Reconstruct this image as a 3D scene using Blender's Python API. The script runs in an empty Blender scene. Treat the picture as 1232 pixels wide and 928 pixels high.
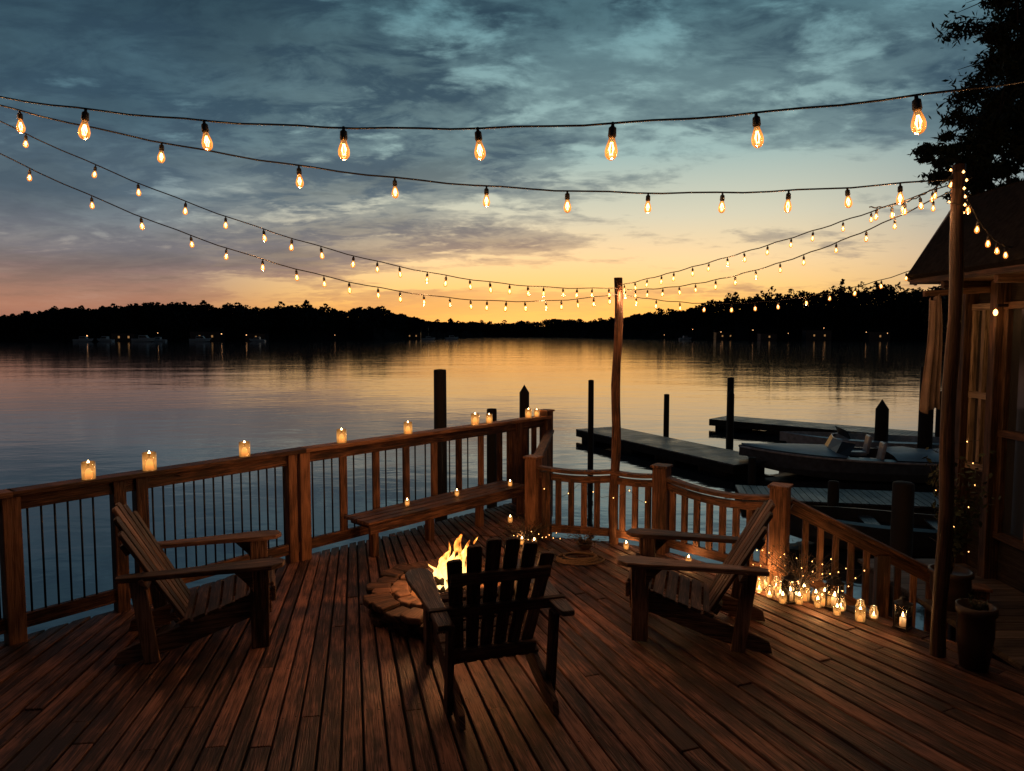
import bpy, bmesh, math, random
from mathutils import Vector, Matrix, noise as mnoise
random.seed(7)
scene = bpy.context.scene
COL = scene.collection
R = random.random
def U(a, b): return a + (b - a) * R()
def lin(r, g, b):
    f = lambda c: (c/255/12.92) if c/255 <= .04045 else ((c/255+.055)/1.055)**2.4
    return (f(r), f(g), f(b), 1)

# ------------------------------------------------------------ helpers
def world(o):
    if o.parent: return world(o.parent) @ o.matrix_parent_inverse @ o.matrix_basis
    return o.matrix_basis.copy()
def attach(o, p):
    o.parent = p
    o.matrix_parent_inverse = world(p).inverted()
def empty(name, loc, label, cat, group=None):
    e = bpy.data.objects.new(name, None); e.location = loc; e.empty_display_size = .1
    e["label"] = label; e["category"] = cat
    if group: e["group"] = group
    COL.objects.link(e); return e
def newbm():
    bm = bmesh.new(); bm.loops.layers.uv.new("UVMap"); bm.loops.layers.color.new("tint"); return bm
def finish(name, bm, mat, parent=None, bevel=0, smooth=False, recalc=True):
    if recalc: bmesh.ops.recalc_face_normals(bm, faces=bm.faces[:])
    me = bpy.data.meshes.new(name); bm.to_mesh(me); bm.free()
    if smooth:
        for p in me.polygons: p.use_smooth = True
    mats = mat if isinstance(mat, (list, tuple)) else [mat]
    for m in mats: me.materials.append(m)
    o = bpy.data.objects.new(name, me); COL.objects.link(o)
    if bevel:
        md = o.modifiers.new("bevel", 'BEVEL'); md.width = bevel; md.segments = 2; md.limit_method = 'ANGLE'; md.angle_limit = .6
    if parent: attach(o, parent)
    return o
def meta(o, label, cat, group=None, kind=None):
    o["label"] = label; o["category"] = cat
    if group: o["group"] = group
    if kind: o["kind"] = kind
    return o
def prism(bm, O, A, B, N, pts, t, tint=None, mi=0):
    O = Vector(O); A = Vector(A).normalized(); B = Vector(B).normalized(); N = Vector(N).normalized()
    uvl = bm.loops.layers.uv.active; cl = bm.loops.layers.color.active
    off = U(0, 50); ti = R() if tint is None else tint
    lo = [bm.verts.new(O + A*a + B*b) for a, b in pts]
    hi = [bm.verts.new(O + A*a + B*b + N*t) for a, b in pts]
    info = {}
    for v, (a, b) in zip(lo, pts): info[v] = (a + off, b + off)
    for v, (a, b) in zip(hi, pts): info[v] = (a + off, b + off + t)
    fs = []
    n = len(pts)
    fs.append(bm.faces.new(lo[::-1])); fs.append(bm.faces.new(hi))
    for i in range(n):
        j = (i+1) % n
        fs.append(bm.faces.new((lo[i], lo[j], hi[j], hi[i])))
    for f in fs:
        f.material_index = mi
        for l in f.loops:
            l[uvl].uv = info[l.vert]; l[cl] = (ti, ti, ti, 1)
def beam(bm, p, q, w, h, side=None, tint=None, mi=0):
    p = Vector(p); q = Vector(q); A = (q-p); L = A.length; A.normalize()
    if side is None:
        side = A.cross(Vector((0, 0, 1)))
        if side.length < 1e-3: side = Vector((1, 0, 0))
    B = Vector(side); B = (B - A*B.dot(A)).normalized(); N = A.cross(B)
    prism(bm, p - N*h/2, A, B, N, [(0, -w/2), (L, -w/2), (L, w/2), (0, w/2)], h, tint, mi)
def lathe(bm, prof, seg=16, c=(0, 0, 0), mi=0):
    c = Vector(c); rings = []
    for r, z in prof:
        if r < 1e-5: rings.append([bm.verts.new(c + Vector((0, 0, z)))])
        else: rings.append([bm.verts.new(c + Vector((r*math.cos(2*math.pi*i/seg), r*math.sin(2*math.pi*i/seg), z))) for i in range(seg)])
    for a, b in zip(rings, rings[1:]):
        for i in range(seg):
            j = (i+1) % seg
            if len(a) == 1 and len(b) == 1: continue
            if len(a) == 1: f = bm.faces.new((a[0], b[j], b[i]))
            elif len(b) == 1: f = bm.faces.new((a[i], a[j], b[0]))
            else: f = bm.faces.new((a[i], a[j], b[j], b[i]))
            f.material_index = mi; f.smooth = True
def tube(bm, pts, r, seg=6, mi=0):
    pts = [Vector(p) for p in pts]; rings = []
    for i, p in enumerate(pts):
        d = (pts[min(i+1, len(pts)-1)] - pts[max(i-1, 0)]).normalized()
        s = d.cross(Vector((0, 0, 1)))
        if s.length < 1e-3: s = Vector((1, 0, 0))
        s.normalize(); n = s.cross(d)
        rr = r(i/(len(pts)-1)) if callable(r) else r
        rings.append([bm.verts.new(p + (s*math.cos(2*math.pi*k/seg) + n*math.sin(2*math.pi*k/seg))*rr) for k in range(seg)])
    for a, b in zip(rings, rings[1:]):
        for i in range(seg):
            f = bm.faces.new((a[i], a[(i+1) % seg], b[(i+1) % seg], b[i])); f.smooth = True; f.material_index = mi
    for rg in (rings[0], rings[-1]):
        try: bm.faces.new(rg).material_index = mi
        except Exception: pass
def leaf(bm, c, s, mi=0, asp=.5):
    a = Vector((U(-1, 1), U(-1, 1), U(-1, 1))).normalized()
    b = a.cross(Vector((U(-1, 1), U(-1, 1), U(-1, 1)))).normalized()
    c = Vector(c)
    vs = [bm.verts.new(c - a*s), bm.verts.new(c + b*s*asp), bm.verts.new(c + a*s), bm.verts.new(c - b*s*asp)]
    f = bm.faces.new(vs); f.material_index = mi
def copy_thing(top, M, group=None):
    new = top.copy(); COL.objects.link(new); new.matrix_basis = M @ top.matrix_basis
    def rec(src, dst):
        for ch in [o for o in src.children]:
            c2 = ch.copy(); c2.parent = dst; c2.matrix_parent_inverse = ch.matrix_parent_inverse.copy()
            COL.objects.link(c2); rec(ch, c2)
    rec(top, new)
    return new
def point(loc, watts, color=(1, .5, .17), rad=.03, parent=None, name="lamp_light"):
    l = bpy.data.lights.new(name, 'POINT'); l.energy = watts; l.color = color; l.shadow_soft_size = rad
    o = bpy.data.objects.new(name, l); o.location = loc; COL.objects.link(o)
    return o

# ------------------------------------------------------------ materials
def base_mat(name):
    m = bpy.data.materials.new(name); m.use_nodes = True
    nt = m.node_tree; nt.nodes.clear()
    out = nt.nodes.new("ShaderNodeOutputMaterial")
    return m, nt, out
def N_(nt, t, **kw):
    n = nt.nodes.new(t)
    for k, v in kw.items(): setattr(n, k, v)
    return n
def math_(nt, op, a, b=None, c=None, clamp=False):
    n = nt.nodes.new("ShaderNodeMath"); n.operation = op; n.use_clamp = clamp
    for i, x in enumerate((a, b, c)):
        if x is None: continue
        if isinstance(x, (int, float)): n.inputs[i].default_value = x
        else: nt.links.new(x, n.inputs[i])
    return n.outputs[0]
def ramp(nt, fac, stops, interp='LINEAR'):
    n = nt.nodes.new("ShaderNodeValToRGB"); n.color_ramp.interpolation = interp
    e = n.color_ramp.elements
    while len(e) < len(stops): e.new(.5)
    for el, (p, c) in zip(e, stops): el.position = p; el.color = c
    nt.links.new(fac, n.inputs[0]); return n.outputs[0]
def mixc(nt, fac, a, b, mode='MIX'):
    n = nt.nodes.new("ShaderNodeMix"); n.data_type = 'RGBA'; n.blend_type = mode
    for s, x in ((0, fac), (6, a), (7, b)):
        if isinstance(x, (int, float, tuple)): n.inputs[s].default_value = x
        else: nt.links.new(x, n.inputs[s])
    return n.outputs[2]
def smooth(nt, v, a, b, c=0, d=1):
    n = nt.nodes.new("ShaderNodeMapRange"); n.interpolation_type = 'SMOOTHSTEP'
    for i, q in enumerate((a, b, c, d)): n.inputs[i+1].default_value = q
    nt.links.new(v, n.inputs[0]); return n.outputs[0]

def wood(name, dark, light, rough=.55, bump=.35, wear=.5, dirt=.5):
    m, nt, out = base_mat(name); L = nt.links.new
    tc = N_(nt, "ShaderNodeTexCoord")
    def ns(sc, s=1, det=6, dist=0, co='UV'):
        mp = N_(nt, "ShaderNodeMapping"); mp.inputs['Scale'].default_value = sc; L(tc.outputs[co], mp.inputs[0])
        n = N_(nt, "ShaderNodeTexNoise"); n.inputs['Scale'].default_value = s; n.inputs['Detail'].default_value = det; n.inputs['Distortion'].default_value = dist; L(mp.outputs[0], n.inputs[0]); return n.outputs[0]
    n1 = ns((2.6, 44, 1), 1, 7, 1.1)
    n1b = ns((7, 150, 1), 1, 4, .3)
    n2 = ns((2.2, 6, 1), 2, 7)
    n3 = ns((1, 1, 1), 1.6, 7, .5, 'Object')
    at = N_(nt, "ShaderNodeAttribute", attribute_name="tint")
    def c0(v, k): return math_(nt, 'MULTIPLY', math_(nt, 'SUBTRACT', v, .5), k)
    f = math_(nt, 'ADD', c0(n1, 1.3), c0(n1b, 1.0))
    f = math_(nt, 'ADD', f, c0(n2, wear))
    f = math_(nt, 'ADD', f, c0(at.outputs['Fac'], .45))
    f = math_(nt, 'ADD', f, c0(n3, dirt))
    f = math_(nt, 'ADD', f, .45)
    c = ramp(nt, f, [(.05, tuple(x*.25 for x in dark[:3])+(1,)), (.32, dark), (.85, light)])
    ck = math_(nt, 'MULTIPLY', smooth(nt, n1b, .27, .37, 1, 0), smooth(nt, n2, .40, .54))
    c = mixc(nt, math_(nt, 'MULTIPLY', ck, .88), c, (.004, .003, .003, 1))
    b = N_(nt, "ShaderNodeBsdfPrincipled"); L(c, b.inputs['Base Color'])
    L(math_(nt, 'ADD', math_(nt, 'MULTIPLY', n3, .5), rough-.25), b.inputs['Roughness'])
    b.inputs['Specular IOR Level'].default_value = .32
    bp = N_(nt, "ShaderNodeBump"); bp.inputs['Strength'].default_value = bump; bp.inputs['Distance'].default_value = .007
    h = math_(nt, 'SUBTRACT', math_(nt, 'ADD', n1, math_(nt, 'MULTIPLY', n1b, .7)), math_(nt, 'MULTIPLY', ck, .8))
    L(h, bp.inputs['Height']); L(bp.outputs[0], b.inputs['Normal'])
    L(b.outputs[0], out.inputs[0]); return m
def plain(name, col, rough=.6, metal=0, var=.3, scale=8, bump=.1, spec=.5):
    m, nt, out = base_mat(name); L = nt.links.new
    tc = N_(nt, "ShaderNodeTexCoord")
    n1 = N_(nt, "ShaderNodeTexNoise"); n1.inputs['Scale'].default_value = scale; n1.inputs['Detail'].default_value = 6; L(tc.outputs['Object'], n1.inputs[0])
    c = ramp(nt, n1.outputs[0], [(.3, tuple(x*(1-var) for x in col[:3])+(1,)), (.7, tuple(min(1, x*(1+var)) for x in col[:3])+(1,))])
    b = N_(nt, "ShaderNodeBsdfPrincipled"); L(c, b.inputs['Base Color']); b.inputs['Roughness'].default_value = rough; b.inputs['Metallic'].default_value = metal
    b.inputs['Specular IOR Level'].default_value = spec
    bp = N_(nt, "ShaderNodeBump"); bp.inputs['Strength'].default_value = bump; bp.inputs['Distance'].default_value = .01
    L(n1.outputs[0], bp.inputs['Height']); L(bp.outputs[0], b.inputs['Normal'])
    L(b.outputs[0], out.inputs[0]); return m
def emit(name, col, strength):
    m, nt, out = base_mat(name)
    e = N_(nt, "ShaderNodeEmission"); e.inputs[0].default_value = col; e.inputs[1].default_value = strength
    nt.links.new(e.outputs[0], out.inputs[0]); return m
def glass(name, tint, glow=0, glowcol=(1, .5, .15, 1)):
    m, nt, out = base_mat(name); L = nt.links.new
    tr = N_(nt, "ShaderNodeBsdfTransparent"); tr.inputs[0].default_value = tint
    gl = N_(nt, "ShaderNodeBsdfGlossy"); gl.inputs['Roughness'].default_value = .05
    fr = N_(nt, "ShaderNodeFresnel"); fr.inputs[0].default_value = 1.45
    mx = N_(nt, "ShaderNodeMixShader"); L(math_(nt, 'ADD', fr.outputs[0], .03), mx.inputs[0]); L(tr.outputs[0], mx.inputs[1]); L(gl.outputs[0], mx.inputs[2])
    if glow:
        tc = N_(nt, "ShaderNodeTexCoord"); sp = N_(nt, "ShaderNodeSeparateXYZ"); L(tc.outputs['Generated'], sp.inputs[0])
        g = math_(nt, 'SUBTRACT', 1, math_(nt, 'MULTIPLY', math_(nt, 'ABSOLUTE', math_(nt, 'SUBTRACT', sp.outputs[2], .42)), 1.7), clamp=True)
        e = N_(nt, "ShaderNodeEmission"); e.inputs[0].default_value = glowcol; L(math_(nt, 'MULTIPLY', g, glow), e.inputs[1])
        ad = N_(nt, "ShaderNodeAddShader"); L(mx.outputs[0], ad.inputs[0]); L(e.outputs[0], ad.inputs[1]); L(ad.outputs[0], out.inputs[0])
    else: L(mx.outputs[0], out.inputs[0])
    return m

DECKW = wood("deck_wood", (.055, .026, .020, 1), (.27, .130, .094, 1), rough=.60, bump=1.0, wear=1.15, dirt=1.0)
RAILW = wood("rail_wood", (.078, .034, .018, 1), (.27, .130, .066, 1), rough=.60, bump=.9, wear=.9, dirt=.9)
CHAIRW = wood("chair_wood", (.050, .026, .018, 1), (.22, .125, .085, 1), rough=.62, bump=.9, wear=1.0, dirt=.9)
PITW = wood("scorched_rim_wood", (.020, .010, .007, 1), (.11, .055, .034, 1), rough=.8, bump=1.0, wear=1.1, dirt=1.5)
DARKW = wood("weathered_piling_wood", (.015, .013, .012, 1), (.05, .045, .04, 1), rough=.8)
DOCKW = wood("dock_wood", (.05, .06, .07, 1), (.18, .22, .26, 1), rough=.38)
PORCHW = wood("porch_wood", (.05, .04, .036, 1), (.12, .10, .09, 1), rough=.6)
HOUSEW = wood("house_trim_wood", (.05, .026, .015, 1), (.15, .08, .045, 1), rough=.6)
CREAMW = wood("cream_painted_wood", (.20, .15, .10, 1), (.38, .30, .21, 1), rough=.6)
METAL = plain("black_metal", (.015, .015, .017, 1), .4, .6)
CABLE = plain("black_rubber", (.012, .012, .012, 1), .6)
ROOF = plain("roof_shingle", (.012, .011, .011, 1), .9, var=.5, scale=20, bump=.6, spec=.1)
WHITE = plain("white_hull_paint", (.5, .52, .55, 1), .3)
GREYH = plain("grey_hull_paint", (.10, .12, .15, 1), .3)
FASCIA = plain("grey_fascia_paint", (.16, .16, .16, 1), .6)
CANVAS = plain("boat_canvas", (.34, .40, .47, 1), .45, var=.25, scale=3, bump=.3)
HULLD = plain("dark_hull_paint", (.025, .03, .04, 1), .3)
LEAFM = plain("dark_foliage", (.018, .03, .014, 1), .8, var=.5, scale=2)
DRYLEAF = plain("dry_foliage", (.07, .045, .022, 1), .85, var=.5, scale=9)
BARK = plain("bark", (.035, .025, .018, 1), .9, var=.4, scale=12, bump=.6)
WOODS = plain("hazy_far_foliage", (.026, .031, .036, 1), .95, var=.5, scale=.05, bump=0, spec=0)  # bluish distance haze is mixed into the foliage colour
LAND = plain("shore_earth", (.018, .020, .023, 1), .95, var=.4, scale=.05, bump=0, spec=0)
STONE = plain("fire_ring_stone", (.11, .062, .04, 1), .9, var=.7, scale=14, bump=1.0)
SAND = plain("ash_sand", (.30, .18, .10, 1), .95, var=.3, scale=40, bump=.5)
CHAR = plain("charred_log", (.02, .014, .01, 1), .9, var=.6, scale=20, bump=.8)
DPOT = plain("dark_glazed_clay", (.024, .013, .010, 1), .5, var=.4, scale=9)
CLOTH = plain("faded_cloth", (.20, .15, .12, 1), .9, var=.25, scale=6, bump=.3)
ROPE = plain("old_rope", (.12, .08, .05, 1), .9, var=.3, scale=60, bump=.8)
FILAMENT = emit("hot_filament", (1, .55, .22, 1), 22)
BULBG = glass("glowing_amber_bulb_glass", (1, .74, .45, 1), .46, (1, .36, .07, 1))  # glass itself emits, standing in for the halo around the filament
JARG = glass("glowing_jar_glass", (1, .90, .74, 1), .20, (1, .45, .12, 1))  # jar glass emits a little, imitating candlelight caught in it
CLEARG = glass("clear_glass", (.96, .94, .90, 1))
FLAMEC = emit("candle_flame", (1, .66, .30, 1), 20)
TWINK = emit("fairy_light", (1, .45, .13, 1), 7)
SHOREL = emit("shore_lamp_glow", (1, .50, .20, 1), 2.6)
WARMWIN = emit("lit_window_glow", (1, .5, .18, 1), .3)

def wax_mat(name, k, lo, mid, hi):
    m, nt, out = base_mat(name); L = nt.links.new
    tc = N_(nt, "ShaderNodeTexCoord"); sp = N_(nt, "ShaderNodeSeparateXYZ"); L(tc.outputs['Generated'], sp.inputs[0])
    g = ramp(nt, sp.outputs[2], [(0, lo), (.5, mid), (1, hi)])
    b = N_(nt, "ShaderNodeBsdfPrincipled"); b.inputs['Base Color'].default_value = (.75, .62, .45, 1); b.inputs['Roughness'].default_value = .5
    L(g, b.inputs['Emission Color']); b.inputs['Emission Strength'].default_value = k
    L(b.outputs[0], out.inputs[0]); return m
WAX = wax_mat("glowing_candle_wax", .72, (.40, .14, .035, 1), (.85, .42, .14, 1), (1.0, .72, .38, 1))  # wax emits, brighter toward the top, in place of flame light shining through
def flame_mat():
    m, nt, out = base_mat("fire_flame"); L = nt.links.new
    tc = N_(nt, "ShaderNodeTexCoord"); sp = N_(nt, "ShaderNodeSeparateXYZ"); L(tc.outputs['Object'], sp.inputs[0])
    mp = N_(nt, "ShaderNodeMapping"); mp.inputs['Scale'].default_value = (1, 1, .38); L(tc.outputs['Object'], mp.inputs[0])
    n = N_(nt, "ShaderNodeTexNoise"); n.inputs['Scale'].default_value = 17; n.inputs['Detail'].default_value = 4; n.inputs['Distortion'].default_value = .8; L(mp.outputs[0], n.inputs[0])
    h = math_(nt, 'ADD', math_(nt, 'MULTIPLY', math_(nt, 'SUBTRACT', sp.outputs[2], .15), 2.0), math_(nt, 'MULTIPLY', math_(nt, 'SUBTRACT', n.outputs[0], .5), 1.4))
    c = ramp(nt, h, [(0.0, (1, .62, .22, 1)), (.3, (1, .55, .14, 1)), (.6, (1, .30, .04, 1)), (1, (1, .12, .01, 1))])
    e = N_(nt, "ShaderNodeEmission"); L(c, e.inputs[0]); e.inputs[1].default_value = 3.0
    t = N_(nt, "ShaderNodeBsdfTransparent")
    f = math_(nt, 'MULTIPLY', math_(nt, 'SUBTRACT', math_(nt, 'ADD', n.outputs[0], math_(nt, 'MULTIPLY', sp.outputs[2], .42)), .56), 5, clamp=True)
    mx = N_(nt, "ShaderNodeMixShader"); L(f, mx.inputs[0]); L(e.outputs[0], mx.inputs[1]); L(t.outputs[0], mx.inputs[2])
    L(mx.outputs[0], out.inputs[0]); return m
FLAME = flame_mat()

# ------------------------------------------------------------ world
def build_world():
    w = bpy.data.worlds.new("World"); scene.world = w; w.use_nodes = True
    nt = w.node_tree; nt.nodes.clear(); L = nt.links.new
    out = nt.nodes.new("ShaderNodeOutputWorld"); bg = nt.nodes.new("ShaderNodeBackground")
    tc = N_(nt, "ShaderNodeTexCoord"); sp = N_(nt, "ShaderNodeSeparateXYZ"); L(tc.outputs['Generated'], sp.inputs[0])
    x, y, z = sp.outputs
    zc = math_(nt, 'MAXIMUM', z, 0.0)
    cen = ramp(nt, zc, [(0, lin(255, 150, 50)), (.03, lin(255, 182, 78)), (.06, lin(255, 206, 124)), (.10, lin(248, 214, 160)), (.16, lin(212, 206, 180)), (.24, lin(156, 182, 178)), (.40, lin(106, 148, 156)), (.7, lin(60, 94, 108))])
    sid = ramp(nt, zc, [(0, lin(138, 92, 82)), (.035, lin(172, 122, 100)), (.08, lin(164, 142, 130)), (.14, lin(134, 146, 150)), (.25, lin(100, 134, 146)), (.40, lin(70, 108, 122)), (.7, lin(40, 68, 84))])
    ln = math_(nt, 'SQRT', math_(nt, 'ADD', math_(nt, 'MULTIPLY', x, x), math_(nt, 'ADD', math_(nt, 'MULTIPLY', y, y), .0001)))
    az = math_(nt, 'DIVIDE', math_(nt, 'ADD', math_(nt, 'MULTIPLY', x, .10), math_(nt, 'MULTIPLY', y, .995)), ln)
    azf = smooth(nt, az, .83, .995)
    sky = mixc(nt, azf, sid, cen)
    den = math_(nt, 'ADD', zc, .14)
    cx = math_(nt, 'DIVIDE', x, den); cy = math_(nt, 'DIVIDE', y, den)
    cb = N_(nt, "ShaderNodeCombineXYZ"); L(cx, cb.inputs[0]); L(cy, cb.inputs[1]); cb.inputs[2].default_value = 3.7
    def nz(sc, rot, s, det, rg, dist, loc=(0, 0, 0)):
        mp = N_(nt, "ShaderNodeMapping"); mp.inputs['Scale'].default_value = sc; mp.inputs['Rotation'].default_value = (0, 0, rot); mp.inputs['Location'].default_value = loc; L(cb.outputs[0], mp.inputs[0])
        n = N_(nt, "ShaderNodeTexNoise"); n.inputs['Scale'].default_value = s; n.inputs['Detail'].default_value = det; n.inputs['Roughness'].default_value = rg; n.inputs['Distortion'].default_value = dist; L(mp.outputs[0], n.inputs[0]); return n.outputs[0]
    na = nz((.72, 1.0, 1), .5, 1.05, 8, .56, .25, (2.6, 1.4, 0))
    nb = nz((.75, 1.15, 1), .35, 4.3, 8, .62, .4)
    nc = nz((1, 1, 1), .1, 13, 5, .55, .2)
    cm = math_(nt, 'ADD', math_(nt, 'MULTIPLY', na, .66), math_(nt, 'ADD', math_(nt, 'MULTIPLY', nb, .27), math_(nt, 'MULTIPLY', nc, .07)))
    bias = math_(nt, 'ADD', math_(nt, 'MULTIPLY', x, -.10), math_(nt, 'SUBTRACT', math_(nt, 'MULTIPLY', zc, .17), .018))
    cm = math_(nt, 'ADD', cm, bias)
    low = smooth(nt, zc, .0, .09, .40, 1.0)
    cmask = math_(nt, 'MULTIPLY', math_(nt, 'MULTIPLY', smooth(nt, cm, .455, .54), .94), low)
    cc = ramp(nt, zc, [(0, lin(178, 104, 72)), (.05, lin(156, 112, 94)), (.10, lin(112, 108, 114)), (.17, lin(76, 94, 108)), (.28, lin(46, 70, 87)), (.42, lin(31, 53, 69)), (.7, lin(26, 46, 60))])
    cc2 = mixc(nt, math_(nt, 'MULTIPLY', smooth(nt, nb, .42, .62), .42), cc, sky)
    cc2 = mixc(nt, math_(nt, 'MULTIPLY', smooth(nt, cm, .53, .64), .60), cc2, mixc(nt, 1.0, cc, (.50, .55, .60, 1), 'MULTIPLY'))
    col = mixc(nt, cmask, sky, cc2)
    dt = math_(nt, 'ADD', math_(nt, 'MULTIPLY', x, .04), math_(nt, 'ADD', math_(nt, 'MULTIPLY', y, .9987), math_(nt, 'MULTIPLY', z, .03)))
    gl = math_(nt, 'POWER', math_(nt, 'MAXIMUM', dt, 0.0), 30)
    zf = math_(nt, 'POWER', math_(nt, 'MAXIMUM', math_(nt, 'SUBTRACT', 1, math_(nt, 'MULTIPLY', zc, 5.0)), 0.0), 2)
    col = mixc(nt, math_(nt, 'MULTIPLY', math_(nt, 'MULTIPLY', gl, zf), .95), col, (1.35, .64, .16, 1))
    dk = smooth(nt, y, -.3, .8, .15, 1.08)
    L(col, bg.inputs[0]); L(dk, bg.inputs[1])
    ns = N_(nt, "ShaderNodeTexSky", sky_type='NISHITA'); ns.sun_disc = False; ns.sun_elevation = math.radians(-1.5); ns.sun_rotation = math.radians(2)
    bg2 = nt.nodes.new("ShaderNodeBackground"); L(ns.outputs[0], bg2.inputs[0]); bg2.inputs[1].default_value = .02
    ad = nt.nodes.new("ShaderNodeAddShader"); L(bg.outputs[0], ad.inputs[0]); L(bg2.outputs[0], ad.inputs[1]); L(ad.outputs[0], out.inputs[0])
build_world()

# ------------------------------------------------------------ camera
cam = bpy.data.cameras.new("camera"); co = bpy.data.objects.new("camera", cam); COL.objects.link(co)
co.location = (0, 0, 2.1); co.rotation_euler = (math.radians(90 - 4.1), 0, 0)
cam.sensor_width = 36; cam.lens = 24.84; cam.clip_end = 6000; cam.clip_start = .05
scene.camera = co
scene.view_settings.view_transform = 'Standard'; scene.view_settings.look = 'None'; scene.view_settings.exposure = 0

# ------------------------------------------------------------ water
WZ = -1.3
def build_water():
    m, nt, out = base_mat("lake_water"); L = nt.links.new
    tc = N_(nt, "ShaderNodeTexCoord")
    mp = N_(nt, "ShaderNodeMapping"); mp.inputs['Scale'].default_value = (.5, 1, 1); L(tc.outputs['Object'], mp.inputs[0])
    def nz(s, d, di=0):
        a = N_(nt, "ShaderNodeTexNoise"); a.inputs['Scale'].default_value = s; a.inputs['Detail'].default_value = d; a.inputs['Distortion'].default_value = di; L(mp.outputs[0], a.inputs[0]); return a.outputs[0]
    a = nz(1.1, 3, .4); b = nz(.12, 2); c = nz(5.5, 2)
    h = math_(nt, 'ADD', math_(nt, 'MULTIPLY', a, .022), math_(nt, 'ADD', math_(nt, 'MULTIPLY', b, .09), math_(nt, 'MULTIPLY', c, .0035)))
    bp = N_(nt, "ShaderNodeBump"); bp.inputs['Strength'].default_value = .52; bp.inputs['Distance'].default_value = 1.0; L(h, bp.inputs['Height'])
    g = N_(nt, "ShaderNodeBsdfGlossy"); g.inputs['Roughness'].default_value = .05; g.inputs[0].default_value = (1, .98, 1.0, 1); L(bp.outputs[0], g.inputs['Normal'])
    d = N_(nt, "ShaderNodeBsdfDiffuse"); d.inputs[0].default_value = (.005, .016, .024, 1)
    fr = N_(nt, "ShaderNodeFresnel"); fr.inputs[0].default_value = 3.8; L(bp.outputs[0], fr.inputs['Normal'])
    mx = N_(nt, "ShaderNodeMixShader"); L(fr.outputs[0], mx.inputs[0]); L(d.outputs[0], mx.inputs[1]); L(g.outputs[0], mx.inputs[2])
    L(mx.outputs[0], out.inputs[0])
    bm = newbm(); vs = [bm.verts.new(p) for p in ((-2500, -300, WZ), (2500, -300, WZ), (2500, 3500, WZ), (-2500, 3500, WZ))]; bm.faces.new(vs)
    meta(finish("lake_water", bm, m), "calm lake reflecting the sunset sky", "water", kind="structure")
build_water()

# ------------------------------------------------------------ far shore
SH = [(-1.4, 300, 13), (-.95, 360, 13), (-.72, 370, 12), (-.655, 370, 15), (-.607, 370, 18), (-.49, 370, 20), (-.38, 390, 20), (-.30, 400, 20), (-.195, 440, 19), (-.13, 560, 17), (-.10, 760, 18),
      (-.04, 1050, 21), (.03, 1100, 21), (.075, 900, 23), (.13, 740, 21), (.216, 600, 21), (.26, 520, 26), (.334, 450, 30), (.405, 430, 30), (.5, 410, 31), (.57, 400, 32), (.8, 340, 28), (1.3, 280, 26)]
def shore(s):
    for a, b in zip(SH, SH[1:]):
        if a[0] <= s <= b[0]:
            t = (s-a[0])/(b[0]-a[0]); return a[1]+(b[1]-a[1])*t, a[2]+(b[2]-a[2])*t
    return SH[-1][1:]
def build_shore():
    bm = newbm(); rows = []
    n = 260
    for i in range(n+1):
        s = -1.4 + 2.7*i/n; D, h = shore(s); wob = mnoise.noise(Vector((s*14, 0, 0)))*12
        D += wob
        hh = h*.70*(1+.20*mnoise.noise(Vector((s*25, 5, 0))))
        rows.append([bm.verts.new((s*d, d, z)) for d, z in ((D, WZ-.3), (D+3, -.6), (D+22, hh*.6), (D+60, hh), (D+160, hh*1.1), (D+300, WZ-.5))])
    for a, b in zip(rows, rows[1:]):
        for k in range(5): bm.faces.new((a[k], b[k], b[k+1], a[k+1]))
    meta(finish("far_shore_terrain", bm, LAND), "low dark far bank of the lake", "shore", kind="structure")
    bm = newbm()
    for i in range(2300):
        s = U(-1.0, .85); D, h = shore(s); d = D + 4 + R()**1.1*60; D2 = d/350
        H = h*U(.86, 1.0)
        H *= .96+.30*mnoise.noise(Vector((s*13, 1, 0)))+.14*mnoise.noise(Vector((s*45, 1, 0)))
        tall = R() < .05
        if tall: H *= U(1.08, 1.25)
        x, y = s*d, d
        cr = U(2.2, 3.2)*D2**.5 if tall else U(3.6, 6.5)*D2**.5
        base = H*(.62 if tall else .35)
        w = .3
        v = [bm.verts.new((x-w, y, -1)), bm.verts.new((x+w, y, -1)), bm.verts.new((x+.1, y, H*.97))]; bm.faces.new(v)
        for k in range(66):
            t = 1-R()**1.3; rr = cr*math.sqrt(max(.02, 1-(2*t-1)**2))
            ang = U(0, 6.283); q = math.sqrt(R())
            leaf(bm, (x+math.cos(ang)*rr*q, y+math.sin(ang)*rr*q, base+(H-base)*t), U(.5, 1.0)*D2**.4, asp=.8)
    meta(finish("far_woods", bm, WOODS, recalc=False), "dark wooded far bank with uneven treetops", "woods", kind="stuff")
build_shore()

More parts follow.
